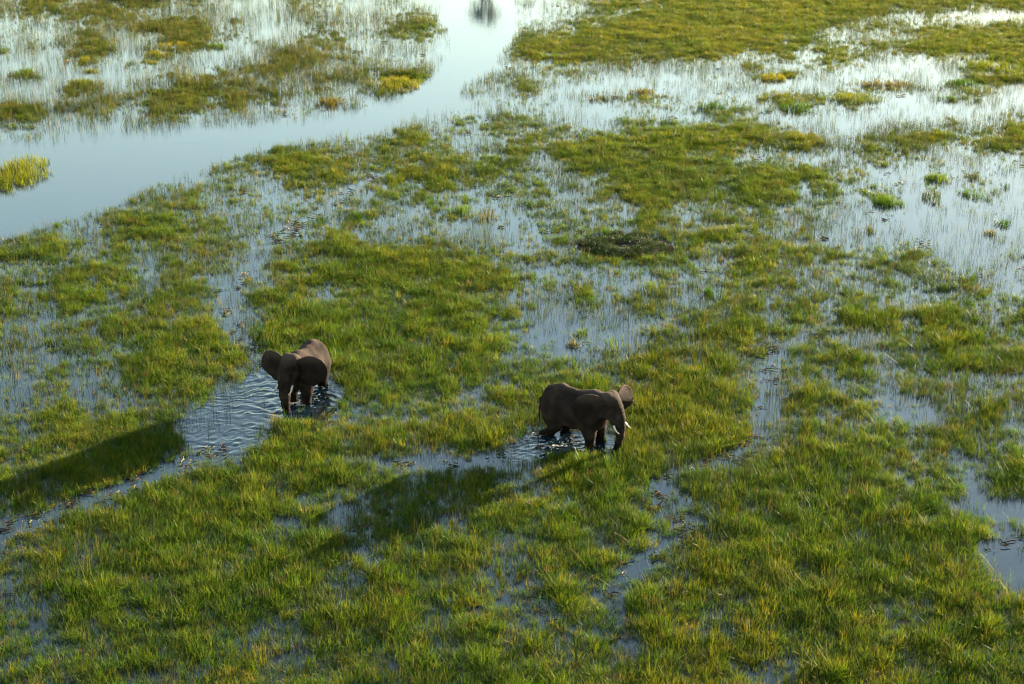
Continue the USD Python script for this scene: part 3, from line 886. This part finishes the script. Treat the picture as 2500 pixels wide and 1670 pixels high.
def leg(x, y, front, dx=0.0, lift=0.0):
    """joints hip to sole; dx: how far the foot is carried forward"""
    s = .37 * y
    if front:
        return [((x, s, 1.55), .33), ((x + .03 + .35 * dx, s, .95), .235), ((x + .02 + .8 * dx, s, .42 + lift), .19), ((x + .03 + dx, s, .12 + lift), .205)]
    return [((x, s, 1.55), .42), ((x + .16 + .45 * dx, s * 1.03, .98), .29), ((x - .02 + .85 * dx, s, .50 + lift), .195), ((x + dx, s, .12 + lift), .20)]


# the one walking towards the camera, ears spread
xy = ground(750, 962)
elephant((xy[0], xy[1], -DEPTH), math.radians(-90 - 14), math.radians(-8), math.radians(2), TRUNK_DOWN,
         [leg(.85, 1, True, .22), leg(.85, -1, True, -.12), leg(-1.0, 1, False, -.05), leg(-1.0, -1, False, .2)],
         ((70, (.10, .03, .08)), (72, (.10, .03, .08))),
         'grey elephant wading straight towards the viewer with both ears spread wide',
         [((-1.55, 0, 2.0), .10), ((-1.74, 0, 1.75), .055), ((-1.78, 0, 1.3), .042), ((-1.76, 0, .95), .036)])
# the one in profile
xy = ground(1408, 1070)
elephant((xy[0], xy[1], -DEPTH), math.radians(-35), math.radians(-8), math.radians(4),
         [((2.02, 0, 2.10), .29), ((2.16, 0, 1.80), .255), ((2.25, 0, 1.48), .215), ((2.30, -.02, 1.08), .175), ((2.28, -.06, .70), .14), ((2.20, -.12, .38), .11), ((2.10, -.18, .10), .09)],
         [leg(.85, 1, True, .12), leg(.85, -1, True, .02), leg(-1.0, 1, False, .25), [((-1.0, -.37, 1.55), .42), ((-.80, -.38, .98), .28), ((-1.12, -.37, .55), .19), ((-1.42, -.37, .42), .18)]],
         ((75, (.17, .06, .05)), (38, (.02, .03, .03))),
         'dark grey elephant seen from its side with one hind foot lifted behind it',
         [((-1.55, 0, 2.05), .12), ((-1.82, .02, 1.8), .065), ((-1.92, .04, 1.35), .052), ((-1.93, .05, .85), .042)], tusk=0.8)


# churned water round their feet
def splash(centre, spots, label, seed):
    r = np.random.default_rng(seed)
    parts = []
    for (dx, dy, spread_, n, size) in spots:
        for _ in range(n):
            s = size * r.uniform(.35, 1.2)
            m = trimesh.creation.icosphere(1, 1.0)
            v = np.array(m.vertices) * [s * r.uniform(1, 2.2), s * r.uniform(.7, 1.4), s * r.uniform(.3, .8)]
            v *= 1 + .3 * (meshkit.noise(np.array(m.vertices) * 2 + r.uniform(0, 50), 1)[:, None] - .5)
            q = r.normal(0, 1, 2) * spread_
            parts.append((v + [dx + q[0], dy + q[1] * .8, abs(r.normal(.02, .035))], np.array(m.faces)))
    m = obj('splash', join(parts), FOAM, smooth=True)
    UsdGeom.Xformable(m).AddTranslateOp().Set(Gf.Vec3d(float(centre[0]), float(centre[1]), 0))
    tag(m, label, 'splash', kind='stuff')


c = ground(735, 985)
rel = lambda u, v: ground(u, v) - c
splash(c, [(*rel(727, 986), .16, 34, .024), (*rel(736, 990), .13, 24, .026), (*rel(780, 972), .28, 26, .018), (*rel(788, 948), .12, 24, .026), (*rel(738, 940), .25, 12, .018), (*rel(690, 955), .45, 10, .016)],
       'muddy white churned water between the legs of the elephant facing the viewer', 1)
c = ground(1370, 1080)
splash(c, [(*rel(1352, 1092), .16, 24, .026), (*rel(1385, 1078), .3, 26, .016), (*rel(1415, 1076), .3, 20, .016), (*rel(1330, 1080), .35, 10, .018), (*rel(1375, 1088), .1, 18, .024)],
       'foaming water kicked up behind the lifted foot of the elephant in profile', 2)


# ------------------------------------------------------------------ trees beyond the frame that the far water mirrors
def tree(u, dist, height, crown, leafy, label, seed):
    r = np.random.default_rng(seed)
    x = (u - PX_W / 2) / FPX * (dist * CP + CAM_H * SP)
    t = thing('tree', (x, dist, -0.1))
    tag(t, label, 'tree')
    parts, tips = [], []

    def branch(p, d, l, rad, level):
        pts, q, dd = [p], p, d
        for _ in range(3):
            dd = dd + r.normal(0, .14, 3)
            dd /= np.linalg.norm(dd)
            q = q + dd * l / 3
            pts.append(q)
        parts.append(tube_mesh(pts, [rad, rad * .85, rad * .7, rad * .55], 6 if level < 2 else 4))
        if level >= 4 or l < .35:
            tips.append(q)
            return
        for _ in range(3 if level else 4):
            out = r.normal(0, 1, 3) * [1, 1, .5] * crown
            nd = dd * .8 + out * .75 + [0, 0, .25]
            branch(q, nd / np.linalg.norm(nd), l * r.uniform(.6, .8), rad * .55, level + 1)
            if level > 1:
                tips.append(pts[2])
    branch(np.array([0., 0, 0]), np.array([0, 0, 1.]), height * .36, height * .022, 0)
    V, F = join(parts)
    s = height / V[:, 2].max()
    obj('trunk', (V * s, F), BARK, str(t.GetPath()))
    leaves = []
    for c in tips:
        for _ in range(leafy):
            a, b = r.normal(0, 1, 3), r.normal(0, 1, 3)
            o = c * s + r.normal(0, .30, 3)
            a, b = a / np.linalg.norm(a) * .13, b / np.linalg.norm(b) * .07
            leaves.append((np.array([o - a, o + b, o + a, o - b]), np.array([[0, 1, 2], [0, 2, 3]])))
    if leaves:
        obj('crown', join(leaves), LEAF, str(t.GetPath()))


tree(1205, 186, 7.9, .28, 5, 'slim dark leafy tree mirrored as a narrow smudge in the far channel', 1)
tree(235, 192, 13.0, 1.0, 1, 'tall nearly bare tree whose brown mirror image crosses the far reeds at left', 2)
tree(400, 196, 11.0, 1.1, 1, 'wide nearly bare tree mirrored right of the taller brown one', 3)
print('tufts', n_grass, 'reeds', n_reed)
